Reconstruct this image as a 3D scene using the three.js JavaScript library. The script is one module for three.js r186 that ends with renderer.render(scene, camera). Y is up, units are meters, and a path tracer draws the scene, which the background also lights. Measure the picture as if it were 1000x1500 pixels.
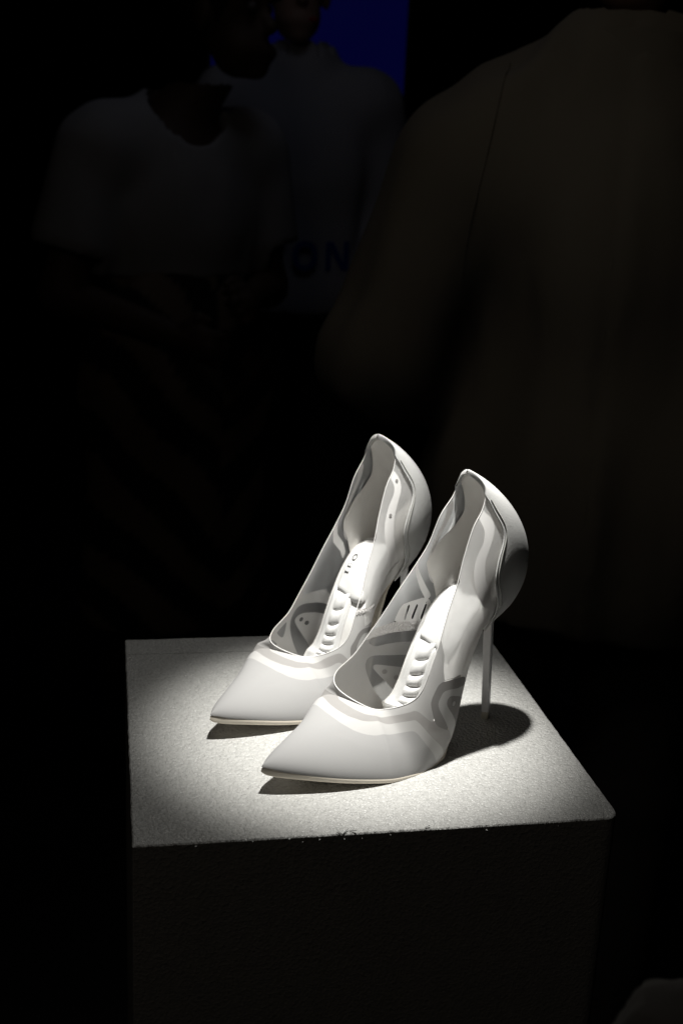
import * as THREE from 'three';
import { mergeGeometries, toCreasedNormals } from 'three/addons/utils/BufferGeometryUtils.js';
import { FontLoader } from 'three/addons/loaders/FontLoader.js';
import { TextGeometry } from 'three/addons/geometries/TextGeometry.js';

// ---- camera, lamps, exposure -------------------------------------------------
const S = .32, TOP = .97;                       // width of the foam block, height of its top above the floor
const scene = new THREE.Scene();
scene.background = new THREE.Color(0x000000);
const camera = new THREE.PerspectiveCamera(44.93, 682/1024, .02, 40);
camera.position.set(-.533*S, 1.3445*S + TOP, 2.118*S);
camera.rotation.set(-.3020, -.1925, .0469, 'YXZ');
camera.focus = .86; camera.userData.fStop = 9;
const renderer = new THREE.WebGLRenderer({ antialias: true });
renderer.toneMapping = THREE.LinearToneMapping; renderer.toneMappingExposure = 1.2;
renderer.shadowMap.enabled = true;

const spot = new THREE.SpotLight(0xfffdf7, 6.1, 0, .187, .80, 2);      // the narrow spot over the shoes
spot.position.set(.08*S, TOP + 3.0*S, -.42*S); spot.target.position.set(.045*S, TOP, -.44*S);
const spill = new THREE.SpotLight(0xfffdf7, .26, 0, .62, 1, 2);      // the same lamp's weak spill around the beam
spill.position.copy(spot.position); spill.target.position.copy(spot.target.position);
const back = new THREE.SpotLight(0xfff2e0, .31, 0, .40, 1, 2);       // a dim warm light that reaches the jacket
back.position.set(-.25, 2.35, -.10); back.target.position.set(.46, 1.22, -.72);
const room = new THREE.PointLight(0xe6ebff, .050, 0, 2); room.position.set(.20, 2.5, -1.5);   // what is left of the room's light
const hall = new THREE.PointLight(0xfff0dc, .11, 0, 2); hall.position.set(-.70, 2.4, 1.0);
for (const l of [spot, spill, back, room, hall]) { l.castShadow = true; l.shadow.mapSize.set(2048, 2048); l.shadow.bias = -.0004; l.shadow.radius = l === spot || l === spill ? 1 : 12; scene.add(l); if (l.target) scene.add(l.target); }

// ---- helpers -----------------------------------------------------------------
let seed = 7; const rnd = () => { seed = (seed * 1664525 + 1013904223) >>> 0; return seed / 4294967296; };
const used = {};
function numbered(n) { const k = used[n] = (used[n] ?? -1) + 1; return k ? n + '_' + String(k).padStart(3, '0') : n; }
function tag(o, label, category, group) { o.userData = { ...o.userData, label, category }; if (group) o.userData.group = group; return o; }
function thing(name, label, category, group) { const g = new THREE.Group(); g.name = numbered(name); scene.add(g); return tag(g, label, category, group); }
function mesh(name, geo, mat, parent) { const m = new THREE.Mesh(geo, mat); m.name = name; m.castShadow = m.receiveShadow = true; parent.add(m); return m; }
function geom(pos, idx, uv) {
  const g = new THREE.BufferGeometry(); g.setAttribute('position', new THREE.Float32BufferAttribute(pos, 3));
  g.setAttribute('uv', new THREE.Float32BufferAttribute(uv || new Float32Array(pos.length/3*2), 2)); g.setIndex(idx); g.computeVertexNormals(); return g;
}
// a sheet of (nu+1) x (nv+1) points
function sheet(nu, nv, f, flip, us = 1, vs = 1) {
  const pos = [], uv = [], idx = [];
  for (let i = 0; i <= nu; i++) for (let j = 0; j <= nv; j++) { pos.push(...f(i/nu, j/nv)); uv.push(i/nu*us, j/nv*vs); }
  for (let i = 0; i < nu; i++) for (let j = 0; j < nv; j++) { const a = i*(nv+1)+j, b = a+nv+1; flip ? idx.push(a, a+1, b, b, a+1, b+1) : idx.push(a, b, a+1, b, b+1, a+1); }
  return geom(pos, idx, uv);
}
function tube(pts, r, seg = 8, closed = false, n = 0) {
  const c = new THREE.CatmullRomCurve3(pts.map(p => new THREE.Vector3(...p)), closed); return new THREE.TubeGeometry(c, n || pts.length*3, r, seg, closed);
}
const hash = (x, y, z = 0) => { let h = Math.imul(x|0, 374761393) + Math.imul(y|0, 668265263) + Math.imul(z|0, 2147483647 ^ 974711); h = Math.imul(h ^ (h >>> 13), 1274126177); return ((h ^ (h >>> 16)) >>> 0) / 4294967296; };
function noise(x, y, z) {
  const i = Math.floor(x), j = Math.floor(y), k = Math.floor(z), f = t => t*t*(3-2*t), a = f(x-i), b = f(y-j), c = f(z-k), L = (p, q, t) => p+(q-p)*t;
  const h = (p, q, r) => hash(i+p, j+q, k+r);
  return L(L(L(h(0,0,0), h(1,0,0), a), L(h(0,1,0), h(1,1,0), a), b), L(L(h(0,0,1), h(1,0,1), a), L(h(0,1,1), h(1,1,1), a), b), c);
}
function dataTex(n, f, srgb, rep = 1) {
  const d = new Uint8Array(n*n*4); for (let y = 0; y < n; y++) for (let x = 0; x < n; x++) { const v = f(x/n, y/n), i = (y*n+x)*4; for (let c = 0; c < 3; c++) d[i+c] = Math.max(0, Math.min(255, Math.round((v.length ? v[c] : v)*255))); d[i+3] = 255; }
  const t = new THREE.DataTexture(d, n, n); t.magFilter = THREE.LinearFilter; t.wrapS = t.wrapT = THREE.RepeatWrapping; t.repeat.set(rep, rep); if (srgb) t.colorSpace = THREE.SRGBColorSpace; t.needsUpdate = true; return t;
}
// cells of a beaded foam: distance to the two nearest of scattered points, repeating over [0,1)
function cells(n) {
  const px = new Float32Array(n*n*2); for (let i = 0; i < n*n*2; i++) px[i] = rnd();
  const r = { d1: 0, d2: 0, id: 0 };
  return (u, v) => {
    const x = u*n, y = v*n, i = Math.floor(x), j = Math.floor(y); let d1 = 9, d2 = 9, id = 0;
    for (let a = -1; a <= 1; a++) for (let b = -1; b <= 1; b++) { const k = ((i+a+n)%n)+((j+b+n)%n)*n, dx = i+a+px[k*2]-x, dy = j+b+px[k*2+1]-y, d = Math.hypot(dx, dy); if (d < d1) { d2 = d1; d1 = d; id = k; } else if (d < d2) d2 = d; }
    r.d1 = d1; r.d2 = d2; r.id = id; return r;
  };
}
// ---- the foam block ----------------------------------------------------------
{
  const root = thing('foam_block', 'tall white polystyrene block under the two shoes, its top brightly lit', 'display block');
  const c1 = cells(64), c2 = cells(150), bead = dataTex(1024, (u, v) => { const c = c1(u, v), a = c.d1, h = hash(c.id, 3), d = c2(u, v).d1; return .62 - .30*a*a*(.6+h) - .22*d*d + .22*(h-.5) + .10*noise(u*420, v*420, 1); });
  const tint = dataTex(512, (u, v) => { const c = c1(u, v); return .92 + .06*hash(c.id, 9) - .05*Math.max(0, c.d1-.55); }, true);
  for (const t of [bead, tint]) t.repeat.set(1/.16, 1/.16);
  const foam = new THREE.MeshPhysicalMaterial({ color: new THREE.Color().setRGB(.53, .528, .512), map: tint, bumpMap: bead, bumpScale: .0022, roughness: .30, specularIntensity: 1 });
  const side = foam.clone(); side.bumpScale = .0010; side.roughness = .6;
  // outline with slightly uneven hot-wire cut edges; the two right-hand corners are rounded, as in the photo
  const W = S, D = S*1.004, out = [], corner = (cx, cz, r, a0) => { for (let i = 0; i <= 8; i++) { const a = a0 + i/8*Math.PI/2; out.push([cx + Math.cos(a)*r, cz + Math.sin(a)*r]); } };
  const edge = (x0, z0, x1, z1) => { for (let i = 1; i < 90; i++) { const f = i/90, L = Math.hypot(x1-x0, z1-z0), k = (noise(f*60, x0*50, z0*50+9) - .5)*.0005; out.push([x0+(x1-x0)*f + (z1-z0)/L*k, z0+(z1-z0)*f - (x1-x0)/L*k]); } };
  const x0 = -W/2, x1 = W/2, z0 = -D, z1 = 0, rf = .0105, rb = .008, rl = .0012;
  corner(x1-rf, z1-rf, rf, 0); edge(x1-rf, z1, x0+rl, z1); corner(x0+rl, z1-rl, rl, Math.PI/2); edge(x0, z1-rl, x0, z0+rl); corner(x0+rl, z0+rl, rl, Math.PI); edge(x0+rl, z0, x1-rb, z0); corner(x1-rb, z0+rb, rb, Math.PI*1.5); edge(x1, z0+rb, x1, z1-rf);
  const n = out.length, sidePos = [], sideUv = [], sideIdx = [], ys = [TOP-.0012, TOP-.004, TOP-.03, TOP-.12, TOP-.4, .0];
  let run = 0; const rimIn = [];
  for (let i = 0; i <= n; i++) { const p = out[i%n], q = out[(i+1)%n]; for (const y of ys) { sidePos.push(p[0], y, p[1]); sideUv.push(run, y); } run += Math.hypot(q[0]-p[0], q[1]-p[1]); }
  const m = ys.length; for (let i = 0; i < n; i++) for (let j = 0; j < m-1; j++) { const a = i*m+j, b = a+m; sideIdx.push(a, a+1, b, b, a+1, b+1); }
  mesh('side_face', geom(sidePos, sideIdx, sideUv), side, root);
  // the top: a small worn bevel and a flat field
  const tp = [], tu = [], ti = [], cx = 0, cz = -D/2, rings = [[1, -.0012], [.9965, -.0002], [.992, 0], [.6, 0], [.2, 0]];
  for (const [s, dy] of rings) for (let i = 0; i < n; i++) { const x = cx+(out[i][0]-cx)*s, z = cz+(out[i][1]-cz)*s; tp.push(x, TOP+dy + (s < 1 && s > .99 ? (noise(x*400, z*400, 2)-.6)*.0003 : 0), z); tu.push(x, z); }
  tp.push(cx, TOP, cz); tu.push(cx, cz);
  for (let r = 0; r < rings.length-1; r++) for (let i = 0; i < n; i++) { const a = r*n+i, b = r*n+(i+1)%n; ti.push(a, a+n, b, b, a+n, b+n); }
  for (let i = 0; i < n; i++) ti.push((rings.length-1)*n+i, rings.length*n, (rings.length-1)*n+(i+1)%n);
  mesh('top_face', geom(tp, ti, tu), foam, root);
  // a raised line left by the cutting wire across the back of the top
  const sp = []; for (let i = 0; i <= 60; i++) { const x = x0+.001+(W-.004)*i/60; sp.push([x, TOP-.0003, -.2905 + .002*Math.sin(i*.11) + (noise(i*.9, 3, 3)-.5)*.0006]); }
  mesh('cut_line', tube(sp, .00055, 5, false, 120), foam, root);
  // crumbs along the front edge
  const crumbs = []; for (let i = 0; i < 12; i++) { const g = new THREE.IcosahedronGeometry(.0002+rnd()*.0003, 0), f = rnd(); g.scale(1+rnd()*2, .8, .8+rnd()); g.rotateY(rnd()*6); const onTop = rnd() < .3; g.translate(x0+.01+f*(W-.03), onTop ? TOP+.0003 : TOP-.001-rnd()*.004, onTop ? -rnd()*.012-.001 : .0003); crumbs.push(g); }
  for (const [x, a, l] of [[-.026, .7, .006], [-.021, -.4, .004], [.028, .2, .003], [-.03, 2.2, .0035]]) { const g = new THREE.CapsuleGeometry(.0004, l, 3, 5); g.rotateZ(Math.PI/2 + .3); g.rotateY(a); g.translate(x, TOP+.0012, -.0012); crumbs.push(g.toNonIndexed()); }
  mesh('foam_crumbs', mergeGeometries(crumbs.map(g => { const q = g.index ? g.toNonIndexed() : g; q.deleteAttribute('uv'); q.setAttribute('uv', new THREE.Float32BufferAttribute(new Float32Array(q.attributes.position.count*2), 2)); return q; })), foam, root).userData.kind = 'stuff';
}
{
  const f = new THREE.PlaneGeometry(9, 9); f.rotateX(-Math.PI/2); f.translate(0, 0, -2);
  const m = mesh('floor', f, new THREE.MeshStandardMaterial({ color: new THREE.Color().setRGB(.012, .012, .013), roughness: .9 }), scene); m.userData.kind = 'structure'; m.userData.label = 'dark floor of the unlit room';
}
// ---- the shoe as a surface: rows run from the back of the heel to the toe tip (units of one block width)
// each row: F feather edge (at the sole), C collar edge or vamp ridge, D1 D2 the handles of the curve between them; third number is the distance from the middle plane
const LAT = [
  [[-.03,.322,0],[.121,.631,0],[-.071,.105,0],[-.125,-.062,0]],
  [[-.018,.312,.026],[.114,.62,.026],[-.058,.105,.03],[-.107,-.068,.036]],
  [[.02,.298,.038],[.108,.596,.043],[-.038,.1,.046],[-.077,-.075,.048]],
  [[.065,.282,.047],[.118,.561,.05],[-.02,.095,.052],[-.05,-.08,.046]],
  [[.104,.252,.052],[.146,.521,.054],[-.012,.09,.054],[-.035,-.08,.04]],
  [[.126,.212,.056],[.173,.456,.06],[-.004,.085,.054],[-.02,-.075,.034]],
  [[.142,.165,.057],[.192,.404,.067],[.004,.08,.052],[-.014,-.075,.032]],
  [[.154,.112,.06],[.218,.344,.072],[.01,.075,.05],[-.012,-.072,.032]],
  [[.168,.06,.066],[.24,.283,.077],[.012,.07,.048],[-.008,-.07,.032]],
  [[.19,.024,.078],[.266,.231,.083],[.012,.062,.042],[-.006,-.062,.032]],
  [[.235,.006,.101],[.289,.182,.085],[.01,.05,.02],[-.004,-.052,.034]],
  [[.29,.002,.116],[.309,.153,.072],[.006,.044,.006],[0,-.026,.03]],
  [[.335,.005,.119],[.34,.13,.036],[.003,.042,-.004],[0,-.014,.03]],
  [[.385,.01,.117],[.367,.125,0],[0,.04,-.004],[0,0,.046]],
  [[.44,.019,.105],[.425,.118,0],[0,.036,-.002],[0,0,.046]],
  [[.5,.029,.084],[.49,.107,0],[0,.03,0],[0,0,.04]],
  [[.56,.04,.056],[.555,.092,0],[.002,.024,.001],[0,0,.029]],
  [[.615,.049,.024],[.61,.077,0],[.003,.014,.002],[0,0,.015]],
  [[.645,.056,0],[.643,.064,0],[.002,.003,0],[0,0,0]],
];
const MED = LAT.map(r => r.map(p => p.slice()));
{
  const C = { 5:[.169,.456,.061], 6:[.198,.404,.07], 7:[.232,.351,.08], 8:[.263,.295,.092], 9:[.294,.246,.103], 10:[.326,.2,.112], 11:[.368,.158,.124], 12:[.382,.135,.090] };
  for (const k in C) MED[k][1] = C[k];
  const F = { 4:[.100,.251,.046], 5:[.130,.208,.042], 6:[.155,.158,.040], 7:[.172,.106,.044], 8:[.190,.060,.056], 9:[.215,.026,.080], 10:[.245,.008,.095] };
  for (const k in F) MED[k][0] = F[k];
  const Z = { 11:.112, 12:.128, 13:.134, 14:.116, 15:.083, 16:.050, 17:.024 }, W = { 11:[.014,.066], 12:[.080,.112], 13:[.156,.108], 14:[.126,.086], 15:[.062,.064], 16:[.033,.036] };
  for (const k in Z) MED[k][0][2] = Z[k];
  for (const k in W) { MED[k][3][2] = W[k][0]; MED[k][2][1] = W[k][1]; }
  MED[12][3] = [.006, -.012, .066]; MED[13][3] = [.020, -.004, .140]; MED[14][3][0] = .006; MED[11][3][1] = -.03;
  for (const [k, x] of [[11,.318],[12,.358],[13,.408],[14,.452]]) MED[k][0][0] = x; MED[11][2][2] = .050; MED[12][2][2] = .044; MED[13][2][2] = .026; MED[10][2][2] = .040;
}
// the farther shoe: the same upper over a more hollow arch
const NEAR2 = LAT.map((r, k) => r.map((p, c) => c === 0 && k > 3 && k < 11 ? MED[k][0].slice() : p.slice()));
const FAR2 = MED.map(r => r.map(p => p.slice()));
for (const [k, q] of [[4,.95],[5,.90],[6,.86],[7,.82],[8,.79],[9,.76],[10,.74],[11,.76],[12,.84]]) { FAR2[k][1][2] *= q; }
for (const [k, a, b] of [[10,.090,.020],[11,.108,.014],[12,.120,.070],[13,.126,.132],[14,.112,.114],[15,.083,.060]]) { FAR2[k][0][2] = a; FAR2[k][3][2] = b; }
for (const k of [4, 5, 6, 7, 8, 9]) { NEAR2[k][0][0] += .014; NEAR2[k][2][2] *= .75; }
let SET = [LAT, MED];
const useRows = k => { SET = k === 'B' ? [NEAR2, FAR2] : [LAT, MED]; };
const NR = LAT.length - 1;      // u runs 0..NR
const UT = 13;                  // the throat
function cr(a, b, c, d, f) { return .5 * (2*b + (c-a)*f + (2*a-5*b+4*c-d)*f*f + (3*b-a-3*c+d)*f*f*f); }
function rowAt(R, u) {
  u = Math.min(NR, Math.max(0, u)); const i = Math.min(NR - 1, Math.floor(u)), f = u - i, out = [];
  for (let k = 0; k < 4; k++) {
    const o = [];
    for (let c = 0; c < 3; c++) {
      const g = j => k === 1 && j > UT && u < UT ? (R === SET[0] ? SET[1] : SET[0])[2*UT-j][1][c]*(c === 2 ? -1 : 1) : j < 0 ? (c === 2 ? -R[-j][k][c] : R[-j][k][c]) : R[Math.min(NR, j)][k][c];
      o.push(cr(g(i-1), g(i), g(i+1), g(i+2), f));
    }
    out.push(o);
  }
  if (u >= UT) {   // both sides meet on one ridge, which bows towards the inner side of the foot
    const z = [0, -.010, -.016, -.014, -.005, 0], q = j => j < UT ? LAT[2*UT-j] && [2*LAT[UT][1][0]-LAT[2*UT-j][1][0], 2*LAT[UT][1][1]-LAT[2*UT-j][1][1], .01] : [...LAT[Math.min(NR, j)][1].slice(0, 2), z[Math.min(NR, j)-UT]];
    for (let c = 0; c < 3; c++) out[1][c] = cr(q(i-1)[c], q(i)[c], q(i+1)[c], q(i+2)[c], f);
    if (R === SET[1]) out[1][2] *= -1;
  }
  return out;
}
// w 0..1 is the outer (lateral) side from sole to collar, 1..2 the inner side from collar back to the sole
function P(u, w) {
  const lat = w <= 1, t = lat ? w : 2 - w, [F, C, a, b] = rowAt(SET[lat ? 0 : 1], u), s = 1 - t, o = [];
  for (let c = 0; c < 3; c++) o.push(s*s*s*F[c] + 3*s*s*t*(F[c]+a[c]) + 3*s*t*t*(C[c]+b[c]) + t*t*t*C[c]);
  if (!lat) o[2] = -o[2];
  return o;
}
const sub = (a, b) => [a[0]-b[0], a[1]-b[1], a[2]-b[2]], cross = (a, b) => [a[1]*b[2]-a[2]*b[1], a[2]*b[0]-a[0]*b[2], a[0]*b[1]-a[1]*b[0]];
const len = a => Math.hypot(a[0], a[1], a[2]), unit = a => { const l = len(a) || 1; return [a[0]/l, a[1]/l, a[2]/l]; };
// outward normal
function N(u, w) {
  const e = 2e-3, u0 = Math.max(0, u-e), u1 = Math.min(NR, u+e), lo = w <= 1 ? 0 : 1, w0 = Math.max(lo, w-e), w1 = Math.min(lo+1, w+e);
  const n = unit(cross(sub(P(u1, w), P(u0, w)), sub(P(u, w1), P(u, w0)))); return n;
}
// the insole: across from the outer (v = -1) to the inner side (v = 1), lifted off the feather line at right angles to the shank
const LIFT = .062;
function insole(u, v, up = 0) {
  const e = .15, mid = q => { const a = rowAt(SET[0], q)[0], b = rowAt(SET[1], q)[0]; return [(a[0]+b[0])/2, (a[1]+b[1])/2]; };
  const p0 = mid(Math.max(0, u-e)), p1 = mid(Math.min(NR, u+e)), l = Math.hypot(p1[0]-p0[0], p1[1]-p0[1]) || 1, n = [-(p1[1]-p0[1])/l, (p1[0]-p0[0])/l];
  const a = rowAt(SET[0], u)[0], b = rowAt(SET[1], u)[0], f = (v+1)/2, fade = Math.min(1, .45+u/5, Math.max(.16, 1-(u-8.5)*.17)), h = LIFT*fade + up;
  return [(a[0]+(b[0]-a[0])*f) + n[0]*h, (a[1]+(b[1]-a[1])*f) + n[1]*h, a[2]+(-b[2]-a[2])*f];
}
// ---- materials of the shoes ----------------------------------------------------
const rgb = (r, g, b) => new THREE.Color().setRGB(r, g, b);
const fineGrain = dataTex(512, (u, v) => .5 + .25*(noise(u*160, v*160, 5)-.5) + .2*(noise(u*60, v*60, 8)-.5));
fineGrain.repeat.set(18, 18);
const stip0 = cells(48), stippleTex = dataTex(256, (u, v) => Math.max(0, 1-stip0(u, v).d1*1.6)); stippleTex.repeat.set(14, 14);
const M = {
  white: new THREE.MeshPhysicalMaterial({ color: rgb(.92, .91, .90), transmission: .10, thickness: 0, roughness: .92, specularIntensity: .5, side: THREE.DoubleSide }),
  clear: new THREE.MeshPhysicalMaterial({ color: rgb(.90, .91, .92), transmission: .82, thickness: 0, roughness: .66, specularIntensity: .5, side: THREE.DoubleSide }),
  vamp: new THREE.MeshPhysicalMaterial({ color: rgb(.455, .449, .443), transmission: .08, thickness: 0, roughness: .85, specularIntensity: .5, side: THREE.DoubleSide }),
  frost: new THREE.MeshPhysicalMaterial({ color: rgb(.96, .957, .953), transmission: .68, thickness: 0, roughness: .87, specularIntensity: .5, side: THREE.DoubleSide }),
  tint: new THREE.MeshPhysicalMaterial({ color: rgb(.335, .325, .318), transmission: .2, thickness: 0, roughness: .86, specularIntensity: .5, side: THREE.DoubleSide }),
  grey: new THREE.MeshPhysicalMaterial({ color: rgb(.235, .227, .222), transmission: .2, thickness: 0, roughness: .86, specularIntensity: .5, side: THREE.DoubleSide }),
  smoke: new THREE.MeshPhysicalMaterial({ color: rgb(.42, .42, .42), transmission: .80, thickness: 0, roughness: .55, specularIntensity: .5, side: THREE.DoubleSide }),
  stipple: new THREE.MeshPhysicalMaterial({ color: rgb(.80, .78, .77), transmission: .15, thickness: 0, roughness: .8, bumpMap: stippleTex, bumpScale: .0005, side: THREE.DoubleSide }),
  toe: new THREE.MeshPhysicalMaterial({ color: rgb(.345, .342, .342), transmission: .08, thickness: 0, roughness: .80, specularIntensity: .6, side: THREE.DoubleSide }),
  leather: new THREE.MeshPhysicalMaterial({ color: rgb(.64, .642, .635), roughness: .55, specularIntensity: .6, bumpMap: fineGrain, bumpScale: .00025, side: THREE.DoubleSide }),
  lining: new THREE.MeshPhysicalMaterial({ color: rgb(.84, .82, .785), roughness: .8, bumpMap: fineGrain, bumpScale: .0002, side: THREE.DoubleSide }),
  insole: new THREE.MeshPhysicalMaterial({ color: rgb(.80, .79, .77), roughness: .7, bumpMap: fineGrain, bumpScale: .0002, side: THREE.DoubleSide }),
  pad: new THREE.MeshPhysicalMaterial({ color: rgb(.77, .77, .765), roughness: .6, bumpMap: fineGrain, bumpScale: .00015, side: THREE.DoubleSide }),
  sole: new THREE.MeshStandardMaterial({ color: rgb(.74, .68, .58), roughness: .6, side: THREE.DoubleSide }),
  stem: new THREE.MeshPhysicalMaterial({ color: rgb(.72, .72, .74), roughness: .38, clearcoat: .3, clearcoatRoughness: .3 }),
  tip: new THREE.MeshStandardMaterial({ color: rgb(.66, .63, .56), roughness: .6 }),
  thread: new THREE.MeshStandardMaterial({ color: rgb(.42, .42, .40), roughness: .8 }),
  print: new THREE.MeshStandardMaterial({ color: rgb(.02, .02, .02), roughness: .6 }),
  hole: new THREE.MeshStandardMaterial({ color: rgb(.10, .10, .10), roughness: .8 }),
};

// a pattern piece is a closed outline in (u, w); pieces earlier in the list lie over the later ones
const KW = 5;
function sd(poly, u, w) {
  let d = 1e9, inside = false;
  for (let i = 0, j = poly.length-1; i < poly.length; j = i++) {
    const ax = poly[i][0], ay = poly[i][1]*KW, bx = poly[j][0], by = poly[j][1]*KW, px = u, py = w*KW;
    const ex = bx-ax, ey = by-ay, t = Math.max(0, Math.min(1, ((px-ax)*ex+(py-ay)*ey)/(ex*ex+ey*ey || 1)));
    d = Math.min(d, Math.hypot(px-ax-ex*t, py-ay-ey*t));
    if ((ay > py) !== (by > py) && px < (bx-ax)*(py-ay)/(by-ay)+ax) inside = !inside;
  }
  return inside ? -d : d;
}
// rounds an outline a little (corner cutting)
const soft = (p, n = 2) => { for (let k = 0; k < n; k++) { const q = []; p.forEach((a, i) => { const b = p[(i+1)%p.length]; q.push([a[0]*.8+b[0]*.2, a[1]*.8+b[1]*.2], [a[0]*.2+b[0]*.8, a[1]*.2+b[1]*.8]); }); p = q; } return p; };
const mir = p => p.map(([u, t]) => [u, 2-t]);

// cuts the upper into its pieces; returns one geometry per piece and one for what is left
function cutUpper(pieces, pt, flip, nu = 250, nw = 132) {
  const k = pieces.length, field = new Float32Array((nu+1)*(nw+1)*(k+1));
  const U = i => NR*i/nu, Wd = j => 2*j/nw;
  const boxes = pieces.map(p => { let a = 99, b = -9; for (const q of p) { a = Math.min(a, q[0]); b = Math.max(b, q[0]); } return [a-.6, b+.6]; });
  for (let i = 0; i <= nu; i++) for (let j = 0; j <= nw; j++) {
    const o = (i*(nw+1)+j)*(k+1); let over = 9;
    for (let p = 0; p < k; p++) { const u = U(i), d = u < boxes[p][0] || u > boxes[p][1] ? 1 : sd(pieces[p], u, Wd(j)); field[o+p] = Math.max(d, -over); over = Math.min(over, d); }
    field[o+k] = -over;
  }
  const res = []; for (let p = 0; p <= k; p++) res.push({ pos: [], uv: [], idx: [], at: new Map() });
  const put = (r, key, u, w) => { let v = r.at.get(key); if (v === undefined) { v = r.pos.length/3; r.at.set(key, v); r.pos.push(...pt(u, w)); r.uv.push(u*.018, w*.07); } return v; };
  for (let i = 0; i < nu; i++) for (let j = 0; j < nw; j++) {
    const seam = 2*(j+.5)/nw;
    const q = [[i, j], [i+1, j], [i+1, j+1], [i, j+1]];
    for (let p = 0; p <= k; p++) {
      const r = res[p], f = q.map(([a, b]) => field[(a*(nw+1)+b)*(k+1)+p]);
      if (f.every(x => x >= 0)) continue;
      const poly = [];
      for (let e = 0; e < 4; e++) {
        const A = q[e], B = q[(e+1)%4], fa = f[e], fb = f[(e+1)%4];
        // vertices on the collar belong to one side only while the two sides are apart
        const side = seam < 1 ? 'l' : 'm', wv = b => { const w = Wd(b); return Math.abs(w-1) < 1e-9 && U(A[0]) < UT + .001 ? (side === 'l' ? 1 : 1.0000001) : w; };
        if (fa < 0) poly.push(put(r, A[0]+','+A[1]+(A[1]*2 === nw ? side : ''), U(A[0]), wv(A[1])));
        if ((fa < 0) !== (fb < 0)) { const t = fa/(fa-fb), lo = A[0]+A[1]*1e4 < B[0]+B[1]*1e4, key = lo ? A+'|'+B : B+'|'+A; const on = A[1]*2 === nw && B[1]*2 === nw; poly.push(put(r, key+(on ? side : ''), U(A[0])+(U(B[0])-U(A[0]))*t, on ? wv(A[1]) : Wd(A[1])+(Wd(B[1])-Wd(A[1]))*t)); }
      }
      for (let a = 1; a+1 < poly.length; a++) flip ? r.idx.push(poly[0], poly[a+1], poly[a]) : r.idx.push(poly[0], poly[a], poly[a+1]);
    }
  }
  // every connected piece becomes a geometry of its own; slivers are dropped
  return res.map(r => {
    const up = Array.from({ length: r.pos.length/3 }, (_, i) => i), root = i => { while (up[i] !== i) i = up[i] = up[up[i]]; return i; };
    for (let i = 0; i < r.idx.length; i += 3) { const a = root(r.idx[i]); up[root(r.idx[i+1])] = a; up[root(r.idx[i+2])] = a; }
    const parts = new Map(); for (let i = 0; i < r.idx.length; i += 3) { const k = root(r.idx[i]); if (!parts.has(k)) parts.set(k, []); parts.get(k).push(r.idx[i], r.idx[i+1], r.idx[i+2]); }
    return [...parts.values()].filter(q => q.length > r.idx.length*.06).map(q => { const at = new Map(), pos = [], uv = []; const idx = q.map(v => { if (!at.has(v)) { at.set(v, at.size); pos.push(r.pos[v*3], r.pos[v*3+1], r.pos[v*3+2]); uv.push(r.uv[v*2], r.uv[v*2+1]); } return at.get(v); }); return geom(pos, idx, uv); });
  });
}

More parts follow.
